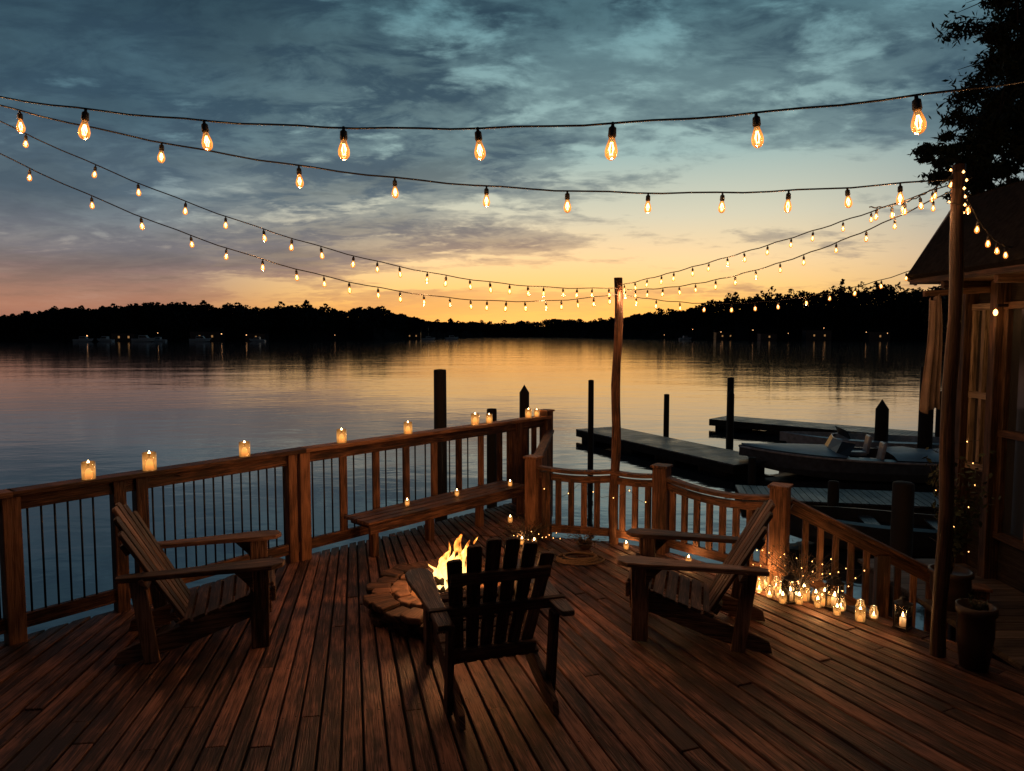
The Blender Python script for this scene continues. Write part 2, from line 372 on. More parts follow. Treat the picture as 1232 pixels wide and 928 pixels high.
def shore_house(s, off, w, h, lit):
    D, _ = shore(s); y = D-3+off; x = s*y
    e = empty("lakeside_house", (x, y, -1.2), "small dark lakeside house with lit windows", "house", "houses on the far shore")
    bm = newbm(); beam(bm, (x-w/2, y, h/2-1.2), (x+w/2, y, h/2-1.2), 6, h); finish("wall", bm, HULLD, e)
    bm = newbm(); prism(bm, (x-w/2-.5, y-3.5, h-1.2), (0, 1, 0), (0, 0, 1), (1, 0, 0), [(0, 0), (7, 0), (3.5, 2.2)], w+1); finish("roof", bm, ROOF, e)
    for k in range(lit):
        bm = newbm(); wx = x - w/2 + w*(k+.7)/(lit+.4); prism(bm, (wx, y-3.06, -1.2+h*.4), (1, 0, 0), (0, 0, 1), (0, 1, 0), [(0, 0), (.9, 0), (.9, 1.1), (0, 1.1)], .05); finish("window", bm, WARMWIN, e)
for s, w, h, l in ((-.545, 12, 4, 2), (-.43, 16, 5, 2), (-.36, 11, 4, 1), (.30, 13, 5, 2), (.36, 10, 4, 1), (.43, 15, 6, 2), (.515, 12, 5, 1), (-.14, 12, 5, 2)):
    shore_house(s, 0, w, h, l)
def shore_lamp(s, z, off=-4, r=.42):
    D, _ = shore(s); y = D+off-10; x = s*y
    e = empty("shore_lamp", (x, y, WZ), "small glowing lamp on a post by the far bank", "lamp", "lamps along the far shore")
    bm = newbm(); tube(bm, [(x, y, WZ), (x, y, z-r)], .10, 6); finish("lamp_post", bm, METAL, e)
    bm = newbm(); lathe(bm, [(0, -r), (r*.8, -r*.5), (r, 0), (r*.8, r*.5), (0, r)], 8, (x, y, z)); finish("lamp_globe", bm, SHOREL, e)
for s, z in ((-.60, 1.6), (-.50, 3), (-.41, 2.6), (-.375, 2), (-.25, 2), (-.13, 3), (.215, 2), (.255, 6), (.295, 4), (.34, 5), (.39, 3), (.44, 6), (.50, 3.6), (.53, 3)):
    shore_lamp(s, z, r=U(.16, .30))

# ------------------------------------------------------------ boats
def hull_mesh(bm, L, W, H, mi=0):
    st = 14; rows = []
    for i in range(st+1):
        t = i/st
        wd = W/2*(.82+.18*math.sin(min(1, t*2)*math.pi/2))*(1-max(0, (t-.45)/.55)**2.4)
        sheer = H*(1+.28*t**2)
        x = -L/2 + L*t
        kx = x - (.10*L*max(0, t-.8)/.2)*.6
        pr = [(-wd, sheer), (-wd*.93, H*.45), (-wd*.72, 0.02*H+H*.3*max(0, t-.6)/.4), (0, -H*.15+H*.5*max(0, t-.6)/.4), (wd*.72, .02*H+H*.3*max(0, t-.6)/.4), (wd*.93, H*.45), (wd, sheer), (wd*.8, sheer+.02), (wd*.76, sheer*.62), (-wd*.76, sheer*.62), (-wd*.8, sheer+.02)]
        rows.append([bm.verts.new((kx if 0 < j < 6 else x, yy, zz)) for j, (yy, zz) in enumerate(pr)])
    for a, b in zip(rows, rows[1:]):
        for k in range(len(a)):
            j = (k+1) % len(a)
            try: bm.faces.new((a[k], b[k], b[j], a[j])).material_index = mi
            except Exception: pass
    bm.faces.new(rows[0]).material_index = mi
def motorboat(name, L, W, H, label, cover=True, cabin=False, hullm=WHITE, outboard=True, mast=0, group=None):
    e = empty(name, (0, 0, 0), label, "boat", group)
    bm = newbm(); hull_mesh(bm, L, W, H); bmesh.ops.remove_doubles(bm, verts=bm.verts[:], dist=.001); finish("hull", bm, hullm, e)
    if cover:
        def wd_(t): return W/2*(.82+.18*math.sin(min(1, t*2)*math.pi/2))*(1-max(0, (t-.45)/.55)**2.4)
        # foredeck
        bm = newbm(); rows = []
        for i in range(9):
            t = .55+.44*i/8; w = max(.02, wd_(t)*.98); zz = H*(1+.28*t*t)+.03
            rows.append([bm.verts.new((-L/2+L*t, w*q, zz+.07*(1-q*q)*(1-.5*(i/8)))) for q in (-1, -.6, -.2, .2, .6, 1)])
        for a, b in zip(rows, rows[1:]):
            for k in range(5): bm.faces.new((a[k], b[k], b[k+1], a[k+1]))
        finish("foredeck", bm, CANVAS, e, smooth=True)
        # low canvas over the stern half of the cockpit
        bm = newbm(); rows = []
        for i in range(7):
            t = .02+.34*i/6; w = wd_(t)*.98; zz = H*(1+.28*t*t)+.03
            rows.append([bm.verts.new((-L/2+L*t, w*q, zz+(.10+.03*math.sin(i*1.9))*(1-q**4))) for q in (-1, -.7, -.35, 0, .35, .7, 1)])
        for a, b in zip(rows, rows[1:]):
            for k in range(6): bm.faces.new((a[k], b[k], b[k+1], a[k+1]))
        finish("canvas_cover", bm, CANVAS, e, smooth=True)
        for sx in (-.28, .28):
            bm = newbm(); beam(bm, (-.25, sx*W-.2, H*.9), (-.25, sx*W+.2, H*.9), .40, .10); beam(bm, (-.46, sx*W, H*.9), (-.54, sx*W, H*.9+.45), .38, .08, side=(0, 1, 0)); finish("seat", bm, WHITE, e, bevel=.03)
        bm = newbm(); zz = H*1.10
        P = [(.32, -.44*W), (.52, -.30*W), (.60, 0), (.52, .30*W), (.32, .44*W)]
        for (x0, y0), (x1, y1) in zip(P, P[1:]):
            v = [bm.verts.new(q) for q in ((x0, y0, zz), (x1, y1, zz), (x1-.20, y1*.93, zz+.34), (x0-.16, y0*.93, zz+.34))]; bm.faces.new(v)
        finish("windshield", bm, HULLD, e)
        bm = newbm(); tube(bm, [(x0-.18, y0*.93, zz+.345) for x0, y0 in P], .016, 5); finish("windshield_frame", bm, WHITE, e)
        bm = newbm()
        for sg in (-1, 1): tube(bm, [(-L/2+L*i/14, sg*(wd_(i/14)+.01), H*(1+.28*(i/14)**2)-.02) for i in range(15)], .028, 6)
        finish("rub_rail", bm, WHITE, e)
    if cabin:
        bm = newbm(); prism(bm, (0, -W*.33, H*.8), (1, 0, 0), (0, 0, 1), (0, 1, 0), [(-L*.2, 0), (L*.25, 0), (L*.12, H*1.25), (-L*.18, H*1.25)], W*.66); finish("cabin", bm, WHITE, e, bevel=.05)
        bm = newbm(); prism(bm, (0, -W*.335, H*1.35), (1, 0, 0), (0, 0, 1), (0, 1, 0), [(-L*.16, 0), (L*.17, 0), (L*.13, H*.4), (-L*.16, H*.4)], W*.67); finish("window", bm, METAL, e)
    elif not cover:
        bm = newbm(); prism(bm, (L*.12, -W*.34, H*1.1), (.3, 0, .6), (0, 1, 0), (1, 0, 0), [(0, 0), (H*.55, W*.05), (H*.55, W*.63), (0, W*.68)], .02); finish("windshield", bm, METAL, e)
    if outboard:
        bm = newbm(); beam(bm, (-L*.53, 0, -.1), (-L*.53, 0, H*1.0), .12, .16); beam(bm, (-L*.56, 0, H*1.0), (-L*.56, 0, H*1.45), .26, .36); finish("outboard_motor", bm, METAL, e, bevel=.04)
    if mast:
        bm = newbm(); tube(bm, [(0, 0, H), (0, 0, mast)], .05); finish("mast", bm, WHITE, e)
    return e
def place(e, x, y, z, rot, sc=1):
    e.matrix_basis = Matrix.Translation((x, y, z)) @ Matrix.Rotation(math.radians(rot), 4, 'Z') @ Matrix.Scale(sc, 4)
b1 = motorboat("motorboat", 5.2, 2.1, .50, "grey motorboat with pale foredeck and windscreen moored at the dock", hullm=GREYH); place(b1, 8.2, 16.9, WZ+.02, 168)
b2 = motorboat("motorboat.001", 4.6, 1.8, .5, "low white motorboat moored behind the grey boat", cover=False); place(b2, 9.9, 19.6, WZ, 170)
e = empty("rowing_boat", (0, 0, 0), "open wooden rowing boat floating near the deck stairs", "boat")
bm = newbm(); hull_mesh(bm, 3.4, 1.3, .42); finish("hull", bm, HULLD, e)
for xx in (-.9, .1, .9):
    bm = newbm(); beam(bm, (xx, -.5, .36), (xx, .5, .36), .22, .03); finish("seat", bm, DOCKW, e)
place(e, 5.9, 11.2, WZ, 165)
fb = motorboat("moored_boat", 9, 3, 1.3, "white cabin boat moored by the far bank", cover=False, cabin=True, outboard=False, group="boats moored by the far shore")
place(fb, -.605*340, 340, WZ, 5)
for s, d, r, sc in ((-.575, 346, 170, 1.0), (-.52, 342, 3, 1.2), (-.50, 348, 178, .9), (-.44, 344, 8, 1.1), (-.36, 350, 176, .9), (.245, 480, 10, 1), (-.085, 520, 20, 1.1)):
    place(copy_thing(fb, Matrix.Identity(4)), s*d, d, WZ, r, sc)
sb = motorboat("sailing_boat", 9, 2.8, 1.2, "white sailing boat with a bare mast near the far bank", cover=False, cabin=True, outboard=False, mast=9); place(sb, -.118*460, 460, WZ, 15)

# ------------------------------------------------------------ docks and pilings
def dock(label, p, q, w, z, nposts=3):
    p = Vector((*p, z)); q = Vector((*q, z)); A = (q-p).normalized(); B = A.cross(Vector((0, 0, 1))); Ln = (q-p).length
    e = empty("dock", tuple(p), label, "dock")
    bm = newbm(); k = 0
    while k < Ln:
        beam(bm, p+A*(k+.07)-B*w/2, p+A*(k+.07)+B*w/2, .13, .035, side=A); k += .145
    finish("walkway", bm, DOCKW, e)
    bm = newbm()
    for s in (-1, 1): beam(bm, p+B*s*(w/2-.04)-Vector((0, 0, .12)), q+B*s*(w/2-.04)-Vector((0, 0, .12)), .06, .20)
    k = .6
    while k < Ln:
        c = p+A*k-Vector((0, 0, .22)); beam(bm, c-B*(w/2-.1), c+B*(w/2-.1), .8, .22, side=A); k += 1.9
    finish("float_frame", bm, DARKW, e)
    for i in range(nposts):
        for s in (-1, 1):
            c = p+A*Ln*(i+.3)/(nposts)+B*s*(w/2-.12)
            bm = newbm(); lathe(bm, [(.07, WZ-.6), (.07, z-.03)], 10, (c.x, c.y, 0)); finish("support", bm, DARKW, e)
dock("narrow weathered grey dock reaching into the lake", (2.75, 23.2), (5.9, 16.9), 1.5, -.98, 4)
dock("weathered grey dock behind the moored boats", (7.7, 26.2), (14.0, 20.4), 1.5, -.98, 4)
dock("low floating pier beside the boats", (4.65, 14.3), (9.2, 13.4), 1.3, -1.12, 3)
def piling(x, y, top, r, label, cap=False):
    bm = newbm()
    pr = [(r*1.05, WZ-1), (r*1.02, WZ), (r, (WZ+top)/2), (r*.97, top-.02), (r*.9, top), (0, top+.01)]
    if cap: pr = pr[:-2] + [(r*.98, top), (0, top+r*1.6)]
    lathe(bm, pr, 14, (0, 0, 0))
    for v in bm.verts:
        a = math.atan2(v.co.y, v.co.x); v.co.x *= 1+.05*math.sin(a*5+x); v.co.y *= 1+.05*math.sin(a*4+y)
    o = finish("dock_piling", bm, DARKW); o.location = (x, y, 0)
    meta(o, label, "piling", "wooden pilings standing in the lake")
PL = "thick dark wooden piling standing in the water"
piling(-1.12, 11, 1.56, .10, "tall dark piling just beyond the bench railing")
piling(.21, 12, 1.12, .085, PL, True); piling(-.35, 12.2, .82, .09, PL)
piling(2.05, 18.3, .93, .075, "slim dark piling at the end of the narrow dock")
piling(5.1, 23.2, .15, .09, PL); piling(7.2, 23.2, .70, .11, PL); piling(6.85, 22.0, .25, .10, PL, True)
piling(10.0, 19.0, .10, .17, PL, True); piling(10.6, 18.0, 1.30, .17, "tall thick piling beside the grey boat")
piling(5.5, 16.0, -.70, .09, PL); piling(5.95, 12.9, -.6, .10, PL); piling(12.2, 20, .5, .12, PL)
piling(5.05, 9.0, .20, .13, "stout short piling near the deck stairs")

# ------------------------------------------------------------ deck
PF = Vector((-3.69, 16.3))
def clip(poly, n, c):
    outp = []
    for i in range(len(poly)):
        a = poly[i]; b = poly[(i+1) % len(poly)]; da = n.dot(a)-c; db = n.dot(b)-c
        if da >= 0: outp.append(a)
        if (da >= 0) != (db >= 0): outp.append(a+(b-a)*(da/(da-db)))
    return outp
def build_deck():
    main = [(-6.5, -1.5), (3.3, -1.5), (3.3, 3.9), (3.1, 4.6), (2.98, 4.82), (2.27, 5.85), (1.47, 6.78), (1.02, 7.07), (.2, 7.28), (-1.367, 7.28), (-2.02, 6.58), (-3.47, 4.76), (-6.5, .95)]
    tong = [(-1.361, 7.287), (.2, 7.287), (.52, 9.32)]
    bm = newbm(); da = .0088; nails = newbm()
    for poly in (main, tong):
        P = [Vector(p) for p in poly]
        a = -.40
        while a < 1.0:
            d1 = Vector((math.sin(a), -math.cos(a))); d2 = Vector((math.sin(a+da), -math.cos(a+da)))
            n1 = Vector((-d1.y, d1.x)); n2 = Vector((d2.y, -d2.x)); g = U(.004, .009)
            pl = clip(P, n1, n1.dot(PF)+g)
            if len(pl) > 2: pl = clip(pl, n2, n2.dot(PF)+g)
            if len(pl) > 2:
                dm = (d1+d2).normalized(); bmv = Vector((-dm.y, dm.x))
                cuts = [0]; r = U(7.5, 14)
                while r < 20: cuts.append(r); r += U(4.5, 7)
                cuts.append(40)
                for c0, c1 in zip(cuts, cuts[1:]):
                    q = clip(pl, dm, dm.dot(PF)+c0+.002)
                    if len(q) > 2: q = clip(q, -dm, -(dm.dot(PF)+c1-.002))
                    if len(q) > 2:
                        area = abs(sum(q[i].x*q[(i+1) % len(q)].y-q[(i+1) % len(q)].x*q[i].y for i in range(len(q))))/2
                        if area < .002: continue
                        pts = [((v-PF).dot(dm), (v-PF).dot(bmv)) for v in q]
                        zj = U(-.005, .005); tl = U(-.03, .03)
                        prism(bm, (PF.x, PF.y, -.03+zj), (dm.x, dm.y, 0), (bmv.x, bmv.y, tl), (0, 0, 1), pts, .03)
                        lo = min(p[0] for p in pts); hi = max(p[0] for p in pts)
                        rr = 5.6
                        while rr < min(hi, 14.0):
                            if lo+.05 < rr < hi-.05:
                                for sgn in (-1, 1):
                                    c = PF+dm*(rr+U(-.008, .008))+bmv*(rr*da*.30*sgn)
                                    lathe(nails, [(.0045, 0.0), (.0045, .0012), (0, .0016)], 6, (c.x, c.y, zj+.0005))
                            rr += .6
            a += da
    meta(finish("wooden_deck", bm, DECKW, bevel=.006), "weathered brown plank deck above the lake", "deck", kind="structure")
    meta(finish("deck_nail_heads", nails, METAL), "rows of dark nail heads in the deck planks", "nails", kind="stuff")
    bm = newbm(); full = main[:9]+[(.52, 9.32)]+main[10:]
    vs = [bm.verts.new((x, y, -.05)) for x, y in full]; lo = [bm.verts.new((x, y, -.06)) for x, y in full]  # added dark sheet keeps bright water out of the board gaps
    bm.faces.new(vs); bm.faces.new(lo[::-1])
    for i in range(len(full)):
        j = (i+1) % len(full); a = Vector((*full[i], -.17)); b = Vector((*full[j], -.17)); beam(bm, a, b, .04, .26)
    for p in ((-3.3, 4.7), (-1.9, 6.3), (-.8, 7.6), (.4, 9.0), (.4, 7.2), (1.3, 6.6), (2.2, 5.7), (2.9, 4.7)):
        beam(bm, (p[0], p[1], WZ-1), (p[0], p[1], -.1), .16, .16)
    meta(finish("deck_frame_with_gap_sheet", bm, DARKW), "dark edge joists and posts carrying the plank deck, with an added sheet darkening the gaps", "deck frame", kind="structure")
build_deck()

# ------------------------------------------------------------ left railing
A0 = Vector((-5.05, 2.68)); A = Vector((-3.41, 4.72)); B = Vector((-1.96, 6.52)); K = Vector((.45, 9.2))
def V3(p, z): return Vector((p[0], p[1], z))
def post(parent, p, z0, z1, w, mat=RAILW, cap=True, ang=0, name="post"):
    bm = newbm(); c, s = math.cos(ang), math.sin(ang)
    beam(bm, V3(p, z0), V3(p, z1), w, w, side=(c, s, 0))
    if cap: beam(bm, V3(p, z1), V3(p, z1+.025), w+.03, w+.03, side=(c, s, 0))
    return finish(name, bm, mat, parent, bevel=.006)
def lerp(a, b, t): return a+(b-a)*t
rail = empty("deck_railing", (A.x, A.y, 0), "long brown wooden railing with thin black bars", "railing")
for a, b, t0 in ((A0, A, 0), (A, B, 0), (B, K, 0)):
    d = (b-a).normalized()
    bm = newbm(); beam(bm, V3(a, 1.03), V3(b+d*.03, 1.03), .15, .038); finish("handrail", bm, RAILW, rail, bevel=.006)
    bm = newbm(); beam(bm, V3(a, .96), V3(b, .96), .04, .10); finish("upper_rail", bm, RAILW, rail, bevel=.004)
    bm = newbm(); beam(bm, V3(a, .13), V3(b, .13), .045, .10); finish("lower_rail", bm, RAILW, rail, bevel=.004)
angs = math.atan2(1.8, 1.45); ang2 = math.atan2(2.68, 2.41)
post(rail, lerp(A, B, .0), -.35, 1.01, .11, ang=angs, cap=False)
post(rail, lerp(A, B, .30), -.3, 1.01, .09, ang=angs, cap=False); post(rail, lerp(A, B, .37), -.3, 1.01, .09, ang=angs, cap=False)
post(rail, lerp(A, B, .945), -.3, 1.01, .09, ang=angs, cap=False); post(rail, B, -.3, 1.01, .11, ang=angs, cap=False)
post(rail, lerp(B, K, .84), -.3, 1.01, .10, ang=ang2, cap=False); post(rail, K, -.3, 1.10, .13, ang=ang2)
def metal_bar(p):
    bm = newbm(); tube(bm, [V3(p, .17), V3(p, .93)], .008, 6); finish("baluster", bm, METAL, rail)
for k in range(6): metal_bar(lerp(A, B, .045+.036*k))
for k in range(15): metal_bar(lerp(A, B, .41+.036*k))
for k in range(14): metal_bar(lerp(A0, A, .5+.036*k))
def wood_bar(parent, p, z0, z1, ang, w=.075, name="baluster"):
    bm = newbm(); beam(bm, V3(p, z0), V3(p, z1), w, .03, side=(math.cos(ang), math.sin(ang), 0)); finish(name, bm, RAILW, parent, bevel=.004)
for t in (.125, .235, .345, .455, .56, .66, .75, .80, .88, .93): wood_bar(rail, lerp(B, K, t), .16, .94, ang2, .08)
for t in (.03, .065, .09, .16, .20, .27, .31, .38, .42, .49, .52, .60): metal_bar(lerp(B, K, t))

def bench():
    e = empty("bench", (-.9, 7.3, 0), "low slatted wooden bench built along the railing", "bench")
    d = (K-B).normalized(); n = Vector((d.y, -d.x))
    p0 = lerp(B, K, .11)+n*.07; p1 = lerp(B, K, .74)+n*.07
    bm = newbm()
    for k in range(4): beam(bm, V3(p0+n*(.055+.105*k), .33), V3(p1+n*(.055+.105*k), .33), .088, .03)
    finish("seat", bm, RAILW, e, bevel=.004)
    bm = newbm(); beam(bm, V3(p0+n*.42, .275), V3(p1+n*.42, .275), .03, .075); finish("front_apron", bm, RAILW, e, bevel=.004)
    for t in (.04, .35, .67, .97):
        bm = newbm(); c = lerp(p0, p1, t)+n*.36; beam(bm, V3(c, 0), V3(c, .312), .07, .07, side=V3(d, 0)); finish("leg", bm, RAILW, e, bevel=.004)
        bm = newbm(); c = lerp(p0, p1, t); beam(bm, V3(c+n*.03, .29), V3(c+n*.33, .29), .05, .045); finish("bracket", bm, RAILW, e)
bench()

# ------------------------------------------------------------ low railing
low = empty("deck_railing", (1.4, 6.7, 0), "low wooden railing with square posts and a draped light wire", "railing")
Q = [Vector((.50, 9.15)), Vector((.22, 7.22)), Vector((.99, 7.02)), Vector((1.44, 6.72)), Vector((2.24, 5.82))]
hts = [.9, .80, .78, .80, .80]
def sag_rail(p, q, za, zb, sag, w, h, name):
    bm = newbm(); n = 8; pts = []
    for i in range(n+1):
        t = i/n; pts.append(V3(lerp(p, q, t), za+(zb-za)*t-sag*4*t*(1-t)))
    for u, v in zip(pts, pts[1:]): beam(bm, u-(v-u)*.02, v+(v-u)*.02, w, h, tint=.5)
    finish(name, bm, RAILW, low, bevel=.004)
for i, (p, q) in enumerate(zip(Q, Q[1:])):
    za, zb = hts[i]-.05, hts[i+1]-.05; sg = (.0, .03, .02, .07)[i]
    sag_rail(p, q, za, zb, sg, .10, .035, "handrail"); sag_rail(p, q, za-.075, zb-.075, sg, .035, .07, "upper_rail"); sag_rail(p, q, .11, .11, .0, .04, .08, "lower_rail")
    an = math.atan2((q-p).y, (q-p).x); L_ = (q-p).length; nb = int(L_/.125)
    for k in range(1, nb):
        t = k/nb; z = za+(zb-za)*t-sg*4*t*(1-t)-.09
        wood_bar(low, lerp(p, q, t), .14, z, an, .06)
for p, w in ((Q[1], .13), (Q[3], .14), (Q[4], .14)): post(low, p, -.1, .83, w, ang=-.6)
post(low, (.36, 7.19), -.1, .70, .09, ang=-.3, cap=False)
st = empty("stair_railing", (2.3, 5.8, 0), "wooden railing sloping down beside the stairs to the dock", "railing")
s0 = Vector((2.34, 5.84)); s1 = Vector((3.75, 5.55)); z0, z1 = .72, .02
for nm, dz, w, h in (("handrail", 0, .10, .035), ("upper_rail", -.07, .035, .08), ("lower_rail", -.60, .04, .08)):
    bm = newbm(); beam(bm, V3(s0, z0+dz), V3(s1, z1+dz), w, h); finish(nm, bm, RAILW, st, bevel=.004)
for k in range(1, 12):
    t = k/12; zt = z0+(z1-z0)*t; wood_bar(st, lerp(s0, s1, t), zt-.58, zt-.06, -.2, .05)
post(st, s1, WZ-.5, .06, .12, ang=-.2); post(st, (3.05, 5.70), WZ-.5, .30, .10, ang=-.2, cap=False)
stairs = empty("stairs", (3.2, 5.2, -1.2), "dark wooden stairs descending from the deck to the dock", "stairs")
for k in range(6):
    bm = newbm(); x = 2.75+.26*k; beam(bm, (x, 4.95+.08*k, -.12-.17*k), (x, 5.62, -.12-.17*k), .26, .035); finish("tread", bm, DOCKW, stairs)
for yy in (5.05, 5.6):
    bm = newbm(); beam(bm, (2.6, yy, -.15), (4.2, yy, -1.2), .04, .2); finish("stringer", bm, DARKW, stairs)

# ------------------------------------------------------------ tall poles
def pole(p, z0, z1, r, label, lean=(0, 0), mat=RAILW):
    bm = newbm(); n = 14; pts = []
    for i in range(n+1):
        t = i/n; pts.append((p[0]+lean[0]*t+.010*math.sin(i*1.1+p[0]), p[1]+lean[1]*t, z0+(z1-z0)*t))
    seg = 10; uvl = bm.loops.layers.uv.active; cl = bm.loops.layers.color.active; rings = []
    for i, q in enumerate(pts):
        rr = r*(1.10-.22*i/n)*(1+.05*math.sin(i*2.3))
        rings.append([bm.verts.new((q[0]+rr*math.cos(6.2832*k/seg), q[1]+rr*math.sin(6.2832*k/seg), q[2])) for k in range(seg)])
    for i in range(n):
        for k in range(seg):
            f = bm.faces.new((rings[i][k], rings[i][(k+1) % seg], rings[i+1][(k+1) % seg], rings[i+1][k])); f.smooth = True
            for l, (uu, vv) in zip(f.loops, ((i, k), (i, k+1), (i+1, k+1), (i+1, k))): l[uvl].uv = (uu*.22, vv*.03); l[cl] = (.5, .5, .5, 1)
    bm.faces.new(rings[-1])
    return meta(finish("string_light_pole", bm, mat), label, "pole", "poles holding up the string lights")
pole((1.02, 7.0), -.3, 2.66, .046, "slender rough wooden pole standing in the low railing", (.03, 0))
pole((2.8, 4.5), -.2, 3.16, .042, "tall wooden pole at the deck edge holding light strings", (0, 0), HOUSEW)
pole((-3.95, 4.5), -.8, 3.95, .06, "tall wooden pole outside the long railing", (0, 0))
pole((2.95, 3.15), -.2, 3.45, .05, "tall wooden pole by the porch", (0, 0))

# ------------------------------------------------------------ string lights
def bulb_meshes():
    d = {}
    bm = newbm(); lathe(bm, [(.012, -.052), (.014, -.058), (.020, -.078), (.028, -.103), (.0315, -.122), (.029, -.143), (.019, -.158), (.006, -.165), (0, -.166)], 14); d['glass'] = bm
    bm = newbm(); lathe(bm, [(0, .018), (.007, .015), (.009, -.004), (.019, -.012), (.021, -.050), (.016, -.060), (0, -.060)], 10); d['socket'] = bm
    bm = newbm()
    for k in range(4):
        a = k*1.5708; x, y = .009*math.cos(a), .009*math.sin(a); a2 = a+.6
        tube(bm, [(x*.5, y*.5, -.080), (.014*math.cos(a2), .014*math.sin(a2), -.112), (x*.7, y*.7, -.140)], .0023, 5)
    d['fil'] = bm
    out = {}
    for k, b in d.items():
        bmesh.ops.recalc_face_normals(b, faces=b.faces[:]); me = bpy.data.meshes.new("bulb_"+k); b.to_mesh(me); b.free()
        for p in me.polygons: p.use_smooth = True
        me.materials.append({'glass': BULBG, 'socket': CABLE, 'fil': FILAMENT}[k]); out[k] = me
    return out
BM = bulb_meshes()
SPEC = (
    ((-3.95, 4.55, 3.72), (2.95, 3.18, 3.32), .32, None, 1.0, 3.4, 1, "drooping black cable with large glowing amber bulbs"),
    ((-3.95, 4.52, 3.735), (2.8, 4.5, 3.08), .342, None, .74, 4, 2, "long black cable with medium glowing amber bulbs"),
    ((-3.95, 4.5, 3.81), (1.03, 6.97, 2.56), .40, 23, .52, 6, 6, "black cable of small glowing bulbs running to the slender pole"),
    ((-3.95, 4.5, 3.62), (1.03, 6.97, 2.50), .50, 23, .50, 6, 6, "deeply sagging black cable of small glowing bulbs"),
    ((1.05, 6.95, 2.58), (2.8, 4.55, 3.06), .04, 16, .42, 6, 7, "nearly straight black cable of small bulbs between two poles"),
    ((1.05, 6.95, 2.54), (2.8, 4.55, 3.02), .17, 15, .42, 6, 8, "sagging black cable of small bulbs between two poles"),
    ((1.05, 6.98, 2.50), (3.86, 6.7, 2.74), .20, 12, .45, 5, 7, "black cable of small bulbs running to the house eave"),
    ((2.8, 4.5, 3.05), (3.98, 5.6, 2.80), .14, 6, .50, 4, 6, "short black cable of bulbs from the pole to the porch"),
    ((2.3, 4.62, 2.92), (2.8, 4.5, 3.14), .07, 6, .45, 0, 1, "short tangle of bulbs hanging at the top of the tall pole"),
)
X1 = [-3.3, -2.51, -1.75, -.92, -.18, .51, 1.19, 1.89, 2.5]
X2 = [-3.07, -2.19, -1.335, -.735, -.16, .347, .854, 1.32, 1.734, 2.1, 2.43]
for si, (a, b, sag, nb, sc, wt, ev, lab) in enumerate(SPEC):
    a = Vector(a); b = Vector(b)
    f = lambda t: a.lerp(b, t) - Vector((0, 0, sag*4*t*(1-t)))
    e = empty("string_light", tuple(a), lab, "string lights", "string lights hung over the deck")
    bm = newbm(); rr = .0055 if sc > .7 else .0042
    tube(bm, [f(i/40)+Vector((0, 0, .004*math.sin(i*1.7))) for i in range(41)], rr, 6)
    finish("cable", bm, CABLE, e)
    if si == 0: ts = [(x-a.x)/(b.x-a.x) for x in X1]
    elif si == 1: ts = [(x-a.x)/(b.x-a.x) for x in X2]
    else: ts = [((i+.6+U(-.12, .12))/(nb+.2))**(.72 if si in (2, 3) else (1.15 if si in (4, 5) else 1)) for i in range(nb)]
    for i, t in enumerate(ts):
        p = f(t); M = Matrix.Translation(p+Vector((0, 0, -.010))) @ Matrix.Rotation(U(-.12, .12), 4, 'X') @ Matrix.Rotation(U(-.12, .12), 4, 'Y') @ Matrix.Rotation(U(0, 6), 4, 'Z') @ Matrix.Scale(sc*U(.94, 1.06), 4)
        g = bpy.data.objects.new("light_bulb", BM['glass']); COL.objects.link(g); g.matrix_basis = M; attach(g, e)
        for nm, k in (("socket", 'socket'), ("filament", 'fil')):
            o = bpy.data.objects.new(nm, BM[k]); COL.objects.link(o); o.parent = g
        if wt and i % ev == 0: point(tuple(p-Vector((0, 0, .19*sc))), wt, (1, .48, .20), .02, None, "string_bulb_light")

# ------------------------------------------------------------ candles
def make_candle(name, r, h, lab):
    e = empty(name, (0, 0, 0), lab, "candle")
    bm = newbm(); lathe(bm, [(0, .004), (r*.84, .004), (r*.86, .01), (r*.86, h*.80), (r*.78, h*.82), (r*.3, h*.77), (0, h*.765)], 18); finish("wax", bm, WAX, e)
    bm = newbm(); lathe(bm, [(0, h*.77), (.004, h*.775), (.0095, h*.78+.012), (.008, h*.78+.024), (.003, h*.78+.036), (0, h*.78+.042)], 8); finish("flame", bm, FLAMEC, e)
    bm = newbm(); lathe(bm, [(0, 0), (r, 0), (r, h), (r*.93, h), (r*.93, .006)], 18); finish("glass_jar", bm, JARG, e)
    return e
def make_jar(name, r, h, lab):
    e = empty(name, (0, 0, 0), lab, "candle")
    bm = newbm(); lathe(bm, [(0, .005), (r*.6, .005), (r*.64, h*.06), (r*.64, h*.24), (r*.3, h*.23), (0, h*.225)], 16); finish("wax", bm, WAX, e)
    bm = newbm(); lathe(bm, [(0, h*.23), (.009, h*.23+.012), (.007, h*.23+.026), (0, h*.23+.046)], 8); finish("flame", bm, FLAMEC, e)
    bm = newbm(); lathe(bm, [(0, 0), (r*.75, 0), (r, h*.14), (r*1.02, h*.6), (r*.78, h*.80), (r*.72, h*.86), (r*.80, h), (r*.74, h)], 18); finish("glass_jar", bm, JARG, e)
    return e
